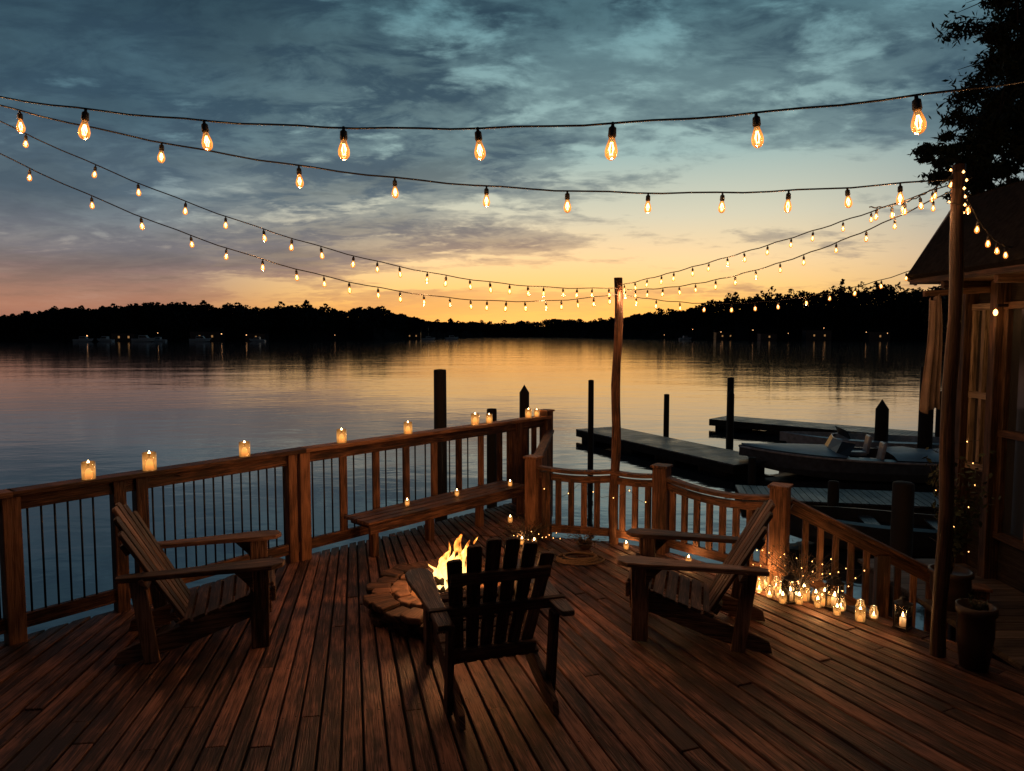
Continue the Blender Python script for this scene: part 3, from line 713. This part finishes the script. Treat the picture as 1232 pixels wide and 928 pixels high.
def make_lantern(name, w, h, lab):
    e = empty(name, (0, 0, 0), lab, "lantern")
    bm = newbm()
    for sx in (-1, 1):
        for sy in (-1, 1): beam(bm, (sx*w/2, sy*w/2, .01), (sx*w/2, sy*w/2, h*.72), .012, .012)
    beam(bm, (-w*.6, 0, .008), (w*.6, 0, .008), w*1.2, .016); beam(bm, (-w*.56, 0, h*.72), (w*.56, 0, h*.72), w*1.12, .012)
    for sy in (-1, 1): beam(bm, (-w*.5, sy*w*.5, h*.38), (w*.5, sy*w*.5, h*.38), .008, .008); beam(bm, (sy*w*.5, -w*.5, h*.38), (sy*w*.5, w*.5, h*.38), .008, .008)
    finish("frame", bm, METAL, e)
    bm = newbm()
    for sx in (-1, 1):
        beam(bm, (sx*w*.47, 0, .02), (sx*w*.47, 0, h*.71), .003, w*.9, side=(1, 0, 0)); beam(bm, (0, sx*w*.47, .02), (0, sx*w*.47, h*.71), .003, w*.9, side=(0, 1, 0))
    finish("glass_pane", bm, CLEARG, e)
    bm = newbm(); lathe(bm, [(w*.78, h*.726), (w*.3, h*.84), (w*.28, h*.88), (w*.34, h*.89), (0, h*.93)], 4)
    finish("cap", bm, METAL, e)
    bm = newbm(); tube(bm, [(w*.3*math.cos(a), 0, h*.93+w*.3*math.sin(a)) for a in [math.pi*k/8 for k in range(9)]], .004, 5); finish("handle", bm, METAL, e)
    bm = newbm(); lathe(bm, [(0, .017), (w*.24, .017), (w*.24, h*.32), (0, h*.32)], 12); finish("wax", bm, WAX, e)
    bm = newbm(); lathe(bm, [(0, h*.32), (.010, h*.32+.014), (.007, h*.32+.032), (0, h*.32+.055)], 8); finish("flame", bm, FLAMEC, e)
    return e
CT = make_candle("candle", .046, .125, "cream pillar candle glowing in a glass jar")
CS = make_candle("candle", .032, .080, "short candle glowing in a small glass jar")
CJ = make_jar("candle", .044, .135, "clear glass jar with a small burning candle inside")
LT = make_lantern("lantern", .12, .34, "black metal lantern with a lit candle inside")
def put(tmpl, x, y, z, sc=1, watts=1.0, label=None, group=None, rot=0):
    c = copy_thing(tmpl, Matrix.Identity(4)); c.matrix_basis = Matrix.Translation((x, y, z)) @ Matrix.Rotation(rot, 4, 'Z') @ Matrix.Scale(sc, 4)
    if label: c["label"] = label
    if group: c["group"] = group
    h = .13 if tmpl is CS else (.17 if tmpl in (CT, CJ) else .20)
    if watts: point((x, y, z+h*sc), watts, (1, .45, .15), .02, None, "candle_light")
    return c
RT = 1.0495
for a, b, t, sc in ((A, B, .216, 1), (A, B, .404, 1.1), (A, B, .752, 1.0), (B, K, .1226, 1.05), (B, K, .354, 1.0), (B, K, .634, 1.05), (B, K, .70, .85), (B, K, .90, .9), (B, K, .945, .75)):
    p = lerp(a, b, t); put(CT, p.x, p.y, RT, sc, 1.0, "cream pillar candle in a glass jar on the handrail", "candles on the railing")
CL = ((2.10, 5.76), (2.22, 5.58), (2.14, 5.50), (2.40, 5.45), (2.36, 5.32), (2.50, 5.24), (2.30, 5.62), (2.62, 5.18), (2.02, 5.64), (2.24, 5.38), (2.50, 5.36), (2.12, 5.40), (1.96, 5.80), (2.17, 5.67), (2.31, 5.46), (2.44, 5.17), (2.56, 5.06), (2.68, 5.10), (2.06, 5.52), (2.26, 5.72), (2.43, 5.36), (2.20, 5.48), (2.34, 5.54), (2.05, 5.73))
for i, (x, y) in enumerate(CL):
    q = R(); tm = CS if q < .35 else (CJ if q < .85 else CT)
    put(tm, x, y, .006, U(.62, 1.08), 1.5 if i % 4 == 0 else 0, "clear glass jar candle glowing on the deck boards" if tm is CJ else "small candle in a glass jar on the deck boards", "candles grouped on the deck")
for x, y, s in ((2.48, 5.30, .80), (2.80, 4.93, .72), (2.19, 5.43, .75)):
    put(LT, x, y, .006, s, 1.3, None, "lanterns grouped on the deck", U(.2, 1.3))
for i, (x, y) in enumerate(((.10, 6.95), (.22, 6.90), (1.12, 6.8), (1.62, 6.35), (-.02, 7.8))):
    put(CS, x, y, .006, .8, 1.2 if i in (0, 2, 3) else 0, "short candle in a jar beside the low railing", "candles beside the railing")
d_ = (K-B).normalized(); n_ = Vector((d_.y, -d_.x))
for t, o_ in ((.30, .14), (.48, .20), (.69, .30)):
    p = lerp(B, K, t)+n_*(.07+o_); put(CS, p.x, p.y, .346, .75, 0, "small candle in a jar standing on the bench seat", "candles on the bench")
for t in (CT, CS, CJ, LT):
    for o in list(t.children): bpy.data.objects.remove(o)
    bpy.data.objects.remove(t)

def fairy(label, pts, n, r=.007, mat=TWINK):
    e = empty("fairy_lights", tuple(pts[0]), label, "fairy lights")
    bm = newbm(); tube(bm, pts, .002, 4); finish("wire", bm, CABLE, e)
    for k in range(n):
        t = (k+.5)/n*(len(pts)-1); i = int(t); p = Vector(pts[i]).lerp(Vector(pts[i+1]), t-i)
        bm = newbm(); lathe(bm, [(0, -r), (r, 0), (0, r*1.4)], 6, p); finish("bulb", bm, mat, e)
pts = []
for i, (p, q) in enumerate(zip(Q[1:3], Q[2:4])):
    for k in range(10):
        t = k/10; c = lerp(p, q, t); n = Vector(((q-p).y, -(q-p).x)).normalized()
        pts.append(V3(c+n*.05, .62-.16*abs(math.sin(k*.5+i))+.02*math.sin(k)))
fairy("thin fairy light wire draped along the low railing", pts, 6, .005)
fairy("fairy light wire wound round the dry twigs", [(2.0+.62*t/40+.08*math.sin(t*1.9), 5.72-.50*t/40+.08*math.cos(t*2.3), .06+.30*abs(math.sin(t*.9))) for t in range(41)], 34, .0045)
fairy("fairy light wire tangled on the deck near the corner post", [(.0+.5*t/18, 6.95+.08*math.sin(t*2), .03+.09*abs(math.sin(t*1.1))) for t in range(19)], 14, .0045)
fairy("fairy light wire climbing the potted shrub", [(3.46+.16*math.sin(t*1.3), 5.45+.14*math.cos(t*1.3), .35+.95*t/26) for t in range(27)], 12, .005)
fairy("fairy light wire wound round the top of the pole", [(2.8+.07*math.sin(t*1.6), 4.5+.07*math.cos(t*1.6), 2.85+.3*t/12) for t in range(13)], 9, .009)

bm = newbm(); tube(bm, [(.62+(.24-.0014*t)*math.cos(t*.35)+.02*math.sin(t*.11), 6.42+(.17-.0010*t)*math.sin(t*.35), .018+.0006*t) for t in range(75)]+[(.62+.11+.02*k, 6.45+.1*k, .022) for k in range(3)], .009, 6)
meta(finish("rope_coil", bm, ROPE), "coiled old rope lying on the deck boards", "rope")

# ------------------------------------------------------------ fire pit
def fire_pit():
    cx, cy = -.45, 5.36; e = empty("fire_pit", (cx, cy, 0), "low round rustic fire pit with a scorched rim", "fire pit")
    H = .165
    def ring(bm, n, ri, ro, zt, th, jr, jz, gap=.93):
        for k in range(n):
            a = 2*math.pi*(k+U(-.16, .16))/n; hw = math.pi/n*gap; o1 = ro+U(-jr, jr); i1 = ri+U(-jr, jr)*.5
            p = [(o1*math.cos(-hw)*U(.96, 1), o1*math.sin(-hw)), (o1*1.01, 0), (o1*math.cos(hw)*U(.96, 1), o1*math.sin(hw)), (i1*math.cos(hw), i1*math.sin(hw)), (i1, 0), (i1*math.cos(-hw), i1*math.sin(-hw))]
            prism(bm, (cx, cy, zt-th+U(-jz, jz)), (math.cos(a), math.sin(a), 0), (-math.sin(a), math.cos(a), U(-.06, .06)), (U(-.06, .06), U(-.06, .06), 1), p, th)
    bm = newbm(); ring(bm, 26, .50, .67, H, .05, .045, .012, .97); finish("rim", bm, PITW, e, bevel=.012)
    bm = newbm(); ring(bm, 27, .54, .64, H-.055, .055, .035, .004); ring(bm, 25, .54, .66, H-.112, .052, .035, .002); finish("side_wall", bm, PITW, e, bevel=.010)
    bm = newbm(); ring(bm, 21, .36, .485, H+.002, .09, .018, .009, .97); ring(bm, 19, .37, .48, H-.092, .068, .012, .002); finish("stone_lining", bm, STONE, e, bevel=.012)
    bm = newbm(); rings = []
    for r in (0, .1, .2, .3, .345):
        rings.append([bm.verts.new((cx+r*math.cos(6.2832*k/24), cy+r*math.sin(6.2832*k/24), .09+.02*mnoise.noise(Vector((r*9, k*.9, 0))))) for k in range(24)] if r else [bm.verts.new((cx, cy, .105))])
    for k in range(24): bm.faces.new((rings[0][0], rings[1][k], rings[1][(k+1) % 24]))
    for a, b in zip(rings[1:], rings[2:]):
        for k in range(24): bm.faces.new((a[k], b[k], b[(k+1) % 24], a[(k+1) % 24]))
    finish("ash_bed", bm, SAND, e, smooth=True)
    for a, dz in ((.3, 0), (1.4, .02), (2.5, .03), (3.5, .05)):
        bm = newbm(); c, s = math.cos(a), math.sin(a); tube(bm, [(cx-.2*c, cy-.2*s, .12+dz), (cx-.06*c, cy-.06*s+.01, .145+dz), (cx+.08*c, cy+.08*s, .155+dz), (cx+.2*c, cy+.2*s, .17+dz)], .035, 9)
        finish("log", bm, CHAR, e)
    bm = newbm()
    T = [(-.05, 0, .30, .060, .04), (.02, .02, .44, .060, .10), (.09, -.02, .33, .05, .07), (-.11, .03, .19, .045, -.03), (.15, .04, .24, .040, .05), (.0, -.07, .24, .055, -.02), (.05, .08, .38, .045, .14), (-.02, .06, .27, .05, .02), (.19, -.02, .15, .035, .0), (-.08, -.04, .38, .030, .09), (.12, .0, .40, .028, .05)]
    for (dx, dy, hh, rr, sw) in T:
        dx -= .03
        ph = U(0, 6); rings = []; n = 18
        for i in range(n+1):
            t = i/n; r = rr*(math.sin(math.pi*min(1, (t*.86+.14)))**.8)*(1-t*.45)*(1+.18*math.sin(t*11+ph))
            ox = sw*t*t+.030*math.sin(t*8+ph)*t; oy = .028*math.cos(t*7+ph)*t
            rings.append([bm.verts.new((cx+dx+ox+r*math.cos(6.2832*k/10)*(1+.25*math.sin(3*6.28*k/10+t*5)), cy+dy+oy+r*math.sin(6.2832*k/10), .14+hh*t)) for k in range(10)])
        for a, b in zip(rings, rings[1:]):
            for k in range(10): bm.faces.new((a[k], a[(k+1) % 10], b[(k+1) % 10], b[k])).smooth = True
    finish("flames", bm, FLAME, e)
    point((cx+.02, cy-.02, .46), 38, (1, .38, .13), .12, None, "fire_light")
    point((cx, cy, .28), 8, (1, .38, .10), .10, None, "fire_light")
fire_pit()

# ------------------------------------------------------------ chairs
def adirondack(deg):
    e = empty("adirondack_chair", (0, 0, 0), "weathered wooden slat chair with wide arms", "chair", "wooden chairs around the fire pit")
    T = .034
    for s in (-1, 1):
        bm = newbm(); prism(bm, (s*.265-T/2, 0, 0), (0, 1, 0), (0, 0, 1), (1, 0, 0), [(.42, .21), (.42, .365), (.30, .352), (-.10, .20), (-.38, .115), (-.48, .075), (-.50, 0), (-.38, 0), (-.12, .06), (.28, .19)], T); finish("side_rail", bm, CHAIRW, e, bevel=.005)
        bm = newbm(); prism(bm, (s*.302-.021, 0, 0), (0, 0, 1), (0, 1, 0), (1, 0, 0), [(0, .29), (.535, .29), (.535, .41), (0, .40)], .042); finish("leg", bm, CHAIRW, e, bevel=.006)
        bm = newbm(); prism(bm, (s*.350, 0, .537), (0, 1, 0), (s, 0, 0), (0, 0, 1), [(-.46, -.035), (-.40, -.05), (0, -.060), (.20, -.075), (.38, -.09), (.47, -.075), (.51, -.02), (.49, .05), (.42, .085), (.28, .085), (.08, .062), (-.20, .045), (-.46, .035)], .032); finish("armrest", bm, CHAIRW, e, bevel=.006)
        bm = newbm(); prism(bm, (s*.335-.013, 0, 0), (0, 1, 0), (0, 0, 1), (1, 0, 0), [(.31, .38), (.31, .536), (.18, .536), (.27, .44)], .026); finish("bracket", bm, CHAIRW, e, bevel=.003)
        bm = newbm(); prism(bm, (s*.300-.018, 0, 0), (0, 0, 1), (0, 1, 0), (1, 0, 0), [(0, -.33), (.536, -.40), (.536, -.31), (0, -.24)], .036); finish("leg", bm, CHAIRW, e, bevel=.005)
    bm = newbm()
    for k in range(7):
        t = k/6; y = .405-.50*t; z = .382-.175*t-.018*math.sin(math.pi*t)
        if k == 0: beam(bm, (-.285, .435, .335), (.285, .435, .335), .026, .10)
        prism(bm, (-.285, y, z), (1, 0, 0), (0, math.cos(.35), math.sin(.35)), (0, -math.sin(.35), math.cos(.35)), [(0, -.036), (.57, -.036), (.57, .036), (0, .036)], .024)
    finish("seat", bm, CHAIRW, e, bevel=.005)
    bm = newbm(); n = 6; th = math.radians(deg); up = Vector((0, -math.sin(th), math.cos(th))); base = Vector((0, -.10, .175)); nn = Vector((0, math.cos(th), math.sin(th)))
    for k in range(n):
        s = (k-(n-1)/2); x0 = s*.080; x1 = s*.108; w0 = .033; w1 = .043
        Lk = .86-.020*s*s+U(-.008, .008)
        a = (Vector((x1, 0, 0))+up*Lk-Vector((x0, 0, 0))).normalized(); bb = a.cross(nn).normalized()*-1
        prism(bm, base+Vector((x0, 0, 0)), a, bb, nn, [(0, -w0), (Lk-.016, -w1), (Lk-.003, -w1*.8), (Lk, 0), (Lk-.003, w1*.8), (Lk-.016, w1), (0, w0)], .024)
    finish("backrest", bm, CHAIRW, e, bevel=.005)
    for d, w in ((.09, .52), (.40, .80), (.62, .58)):
        c = base+up*d-nn*.016; bm = newbm(); prism(bm, c-Vector((w/2, 0, 0))-nn*.014, (1, 0, 0), up, nn, [(0, -.036), (w, -.036), (w, .036), (0, .036)], .028); finish("back_brace", bm, CHAIRW, e, bevel=.005)
    return e
ch = adirondack(19); c2 = adirondack(29); c3 = copy_thing(c2, Matrix.Identity(4))
def pc(o, x, y, fwd, sc=1.0):
    a = math.atan2(fwd[1], fwd[0])-math.pi/2
    o.matrix_basis = Matrix.Translation((x, y, .004)) @ Matrix.Rotation(a, 4, 'Z') @ Matrix.Scale(sc, 4)
pc(ch, -.15, 4.16, (-.30, 1.0)); ch["label"] = "wooden slat chair seen from behind, facing the fire pit"
pc(c2, -2.14, 4.80, (.93, .34), 1.04); c2["label"] = "wooden slat chair beside the long railing, turned toward the fire"
pc(c3, 1.30, 4.93, (-.95, .26), 1.02); c3["label"] = "wooden slat chair by the low railing, turned toward the fire"

# ------------------------------------------------------------ house
def house():
    e = empty("lake_house", (4.5, 4, -1.2), "dark lakeside house with wooden window frames and overhanging roof", "house")
    X = 4.28; YE = 6.6
    bm = newbm(); beam(bm, (X+2.0, -1, 1.0), (X+2.0, YE, 1.0), 4.0, 4.4)
    finish("wall", bm, wood("house_siding", (.022, .016, .013, 1), (.06, .045, .032, 1), .7), e)
    bm = newbm()
    prism(bm, (3.82, YE+.16, 2.60), (1, 0, 1.5), (-1.5, 0, 1), (0, -1, 0), [(0, 0), (.84, 0), (.84, .10), (0, .10)], 8.4)
    prism(bm, (4.22, YE+.16, 3.27), (1, 0, .16), (-.16, 0, 1), (0, -1, 0), [(0, 0), (5, 0), (5, .10), (0, .10)], 8.4)
    finish("roof", bm, ROOF, e)
    bm = newbm(); beam(bm, (3.80, YE+.18, 2.64), (3.80, -1.2, 2.64), .03, .13); finish("fascia", bm, HOUSEW, e)
    bm = newbm(); beam(bm, (3.80, YE+.19, 2.60), (4.24, YE+.19, 3.30), .035, .12, side=(0, 1, 0)); finish("barge_board", bm, FASCIA, e)
    bm = newbm(); beam(bm, (4.05, YE+.12, 2.585), (4.05, -1, 2.585), .44, .02); finish("soffit", bm, HOUSEW, e)
    for k in range(9):
        bm = newbm(); y = YE-.25-.7*k; beam(bm, (3.84, y, 2.545), (4.26, y, 2.545), .05, .06); finish("rafter", bm, HOUSEW, e)
    wins = [(6.52, 6.20), (6.08, 5.35), (5.2, 4.4), (4.2, 3.2)]
    pane = plain("dark_window_glass", (.02, .022, .025, 1), .06, 0, .1, 2, 0, 1)
    for wi, (y1, y0) in enumerate(wins):
        zb = .9 if wi == 0 else .35; hh = 1.45 if wi == 0 else 2.0
        bm = newbm(); prism(bm, (X-.006, y0, zb), (0, 1, 0), (0, 0, 1), (-1, 0, 0), [(0, 0), (y1-y0, 0), (y1-y0, hh), (0, hh)], .004); w = finish("window", bm, pane, e)
        bm = newbm(); M = CREAMW if wi == 0 else HOUSEW
        for yy in (y0, y1, (y0+y1)/2): beam(bm, (X-.03, yy, zb-.03), (X-.03, yy, zb+hh+.03), .045 if yy == (y0+y1)/2 else .07, .05, side=(0, 1, 0))
        for zz in (zb, zb+hh*.45, zb+hh): beam(bm, (X-.034, y0-.04, zz), (X-.034, y1+.04, zz), .055, .06)
        finish("frame", bm, M, w, bevel=.004)
    for y in (6.56, 6.14, 5.27):
        bm = newbm(); beam(bm, (X-.06, y, -1.2), (X-.06, y, 2.57), .09, .12, side=(0, 1, 0)); finish("column", bm, HOUSEW, e, bevel=.006)
    bm = newbm(); beam(bm, (3.62, 6.25, 2.46), (X, 6.25, 2.50), .04, .05); finish("bracket", bm, HOUSEW, e)
house()
bm = newbm(); k = 0
while k < 7.6:
    beam(bm, (3.32, -1+k, -.06), (4.26, -1+k, -.06), .13, .03); k += .138
vs = [bm.verts.new(p) for p in ((3.32, -1, -.09), (4.26, -1, -.09), (4.26, 6.6, -.09), (3.32, 6.6, -.09))]; bm.faces.new(vs)
for y in (0, 3, 6.4): beam(bm, (3.4, y, -2), (3.4, y, -.1), .15, .15)
meta(finish("porch_floor", bm, PORCHW), "grey plank porch in front of the house", "porch", kind="structure")
for y, z in ((6.05, 2.32), (5.30, 2.40)):
    e = empty("wall_lamp", (4.2, y, z), "small warm lamp fixed to the house wall", "lamp", "lamps on the house wall")
    bm = newbm(); beam(bm, (4.27, y, z+.03), (4.13, y, z+.03), .025, .025); finish("bracket", bm, METAL, e)
    bm = newbm(); lathe(bm, [(0, .0), (.014, -.012), (.018, -.034), (.011, -.052), (0, -.058)], 10, (4.12, y, z)); finish("lamp_shade", bm, TWINK, e)
    point((4.02, y, z-.1), 1.3, (1, .48, .16), .03, None, "wall_lamp_light")

bm = newbm(); rows = []
for i in range(14):
    t = i/13; z = 2.43-1.0*t
    rows.append([bm.verts.new((3.72+(.045+.025*t)*(k/12-.5)*2+.01*math.sin(t*5), 6.25+.028*math.sin(k*1.35+t)*(1+.5*t), z-.03*math.sin(k*.5))) for k in range(13)])
for a, b in zip(rows, rows[1:]):
    for k in range(12): bm.faces.new((a[k], b[k], b[k+1], a[k+1])).smooth = True
o = finish("hanging_cloth", bm, CLOTH); md = o.modifiers.new("thick", 'SOLIDIFY'); md.thickness = .006
meta(o, "narrow folded pale cloth hanging under the eave", "cloth")

# ------------------------------------------------------------ pots and plants
def plant(name, x, y, z, pr, phh, rad, height, n, ls, label, potmat=DPOT, twigs=14, leafm=LEAFM):
    e = empty(name, (x, y, z), label, "plant")
    bm = newbm(); lathe(bm, [(0, 0), (pr*.72, 0), (pr*.95, phh*.55), (pr*.92, phh*.85), (pr*1.05, phh*.88), (pr*1.05, phh), (pr*.9, phh), (pr*.85, phh*.9), (0, phh*.9)], 22, (x, y, z)); finish("pot", bm, potmat, e)
    bs = newbm(); bl = newbm(); z1 = z+phh*.9
    for k in range(twigs):
        a = U(0, 6.28); r = rad*U(.3, 1); h = height*U(.5, 1)
        pts = [Vector((x, y, z1)), Vector((x+r*.35*math.cos(a), y+r*.35*math.sin(a), z1+h*.5)), Vector((x+r*math.cos(a)+U(-.03, .03), y+r*math.sin(a), z1+h))]
        tube(bs, pts, lambda t: .004*(1.2-t), 5)
        for j in range(n//twigs):
            t = U(.25, 1.03); p = pts[0].lerp(pts[1], t*2) if t < .5 else pts[1].lerp(pts[2], t*2-1)
            leaf(bl, p+Vector((U(-1, 1), U(-1, 1), U(-1, 1)))*rad*.22, ls*U(.6, 1.3))
    finish("stems", bs, BARK, e); finish("foliage", bl, leafm, e, recalc=False)
plant("potted_plant", 2.92, 4.33, 0.006, .11, .40, .10, .08, 90, .02, "tall dark clay pot at the foot of the tall pole")
plant("potted_shrub", 3.46, 5.45, -.045, .15, .3, .24, .95, 600, .028, "leafy potted shrub wrapped in fairy lights on the porch", twigs=24)
plant("dry_twig_plant", 2.30, 5.52, .006, .07, .08, .40, .34, 360, .012, "dry twigs standing among the candle jars", twigs=60, leafm=DRYLEAF)
plant("dry_twig_plant", .16, 7.0, .006, .07, .05, .40, .20, 260, .012, "low pile of dry twigs at the foot of the corner post", twigs=60, leafm=DRYLEAF)
plant("dry_twig_plant", .72, 6.82, .006, .07, .05, .32, .12, 160, .012, "low dry twigs at the foot of the slender pole", twigs=30, leafm=DRYLEAF)

def tree(x, y, z0, blobs, label, trunk_r=.22, ls=.13, seed=1, dens=1.0):
    random.seed(seed)
    e = empty("tree", (x, y, z0), label, "tree")
    bm = newbm(); top = max(b[2] for b in blobs)
    tube(bm, [(x, y, z0), (x+.1, y, z0+2.5), (x-.1, y+.1, z0+5), (x, y, top-.6)], lambda t: trunk_r*(1.1-.85*t), 10)
    for b in blobs:
        s = Vector((x, y, z0+(b[2]-z0)*.62)); q = Vector(b[:3]); m = s.lerp(q, .55)+Vector((0, 0, -.2)); tube(bm, [s, m, q], lambda t: trunk_r*.38*(1.1-t), 7)
        for k in range(9):
            d = Vector((U(-1, 1), U(-1, 1), U(-.6, 1))).normalized()*b[3]*1.05; tube(bm, [q, q+d*.5+Vector((0, 0, .06)), q+d], lambda t: .020*(1.2-t), 4)
    finish("trunk", bm, BARK, e)
    bm = newbm()
    for b in blobs:
        subs = [(Vector((U(-1, 1), U(-1, 1), U(-.7, .8)))*b[3]*.82, b[3]*U(.12, .30)) for _ in range(26)]
        for c, r in subs:
            for k in range(int(560*r/b[3]*1.6*dens)):
                d = Vector((random.gauss(0, .55), random.gauss(0, .55), random.gauss(0, .28)))*r
                leaf(bm, Vector(b[:3])+c+d, ls*U(.6, 1.2), asp=.28)
    finish("crown", bm, LEAFM, e, recalc=False)
tree(10.2, 13.8, -1.2, [(9.8, 13.6, 8.6, 1.3), (9.3, 13.4, 7.2, 1.0), (10.4, 13.8, 7.6, 1.4), (8.9, 13.3, 5.9, .9), (9.9, 13.6, 6.2, 1.3), (10.6, 13.6, 9.6, 1.2), (9.0, 13.5, 4.8, .8), (10.2, 13.6, 5.0, 1.2), (11.2, 14, 8.4, 1.5), (8.4, 13.4, 5.3, .6)], "tall dark feathery tree rising behind the house", seed=3, ls=.085)
tree(12.2, 17.5, -1.2, [(11.8, 17.4, 3.2, 1.2), (12.6, 17.5, 3.8, 1.5), (11.6, 17.6, 2.0, 1.0), (12.4, 17.4, 1.8, 1.2)], "low dark tree on the near bank beside the dock", seed=5, trunk_r=.15, ls=.1, dens=.7)
bm = newbm()
vs = [bm.verts.new(p) for p in ((5.4, 8.2, WZ-.3), (7.2, 10.8, WZ-.3), (11.2, 16.5, WZ-.3), (16, 24, WZ-.3), (50, 70, WZ-.3), (60, 20, 1), (30, -10, 1), (5.4, -3, -.8), (6.0, 7.9, -.9), (7.9, 10.5, -.7), (12.0, 16.2, -.6), (17, 23, -.5))]
for f in ((0, 1, 9, 8), (1, 2, 10, 9), (2, 3, 11, 10), (3, 4, 5, 11), (11, 5, 10), (10, 5, 9), (9, 5, 6), (8, 9, 6), (8, 6, 7)): bm.faces.new([vs[i] for i in f])
meta(finish("near_bank_ground", bm, LAND), "dark earth bank beside the house", "bank", kind="structure")
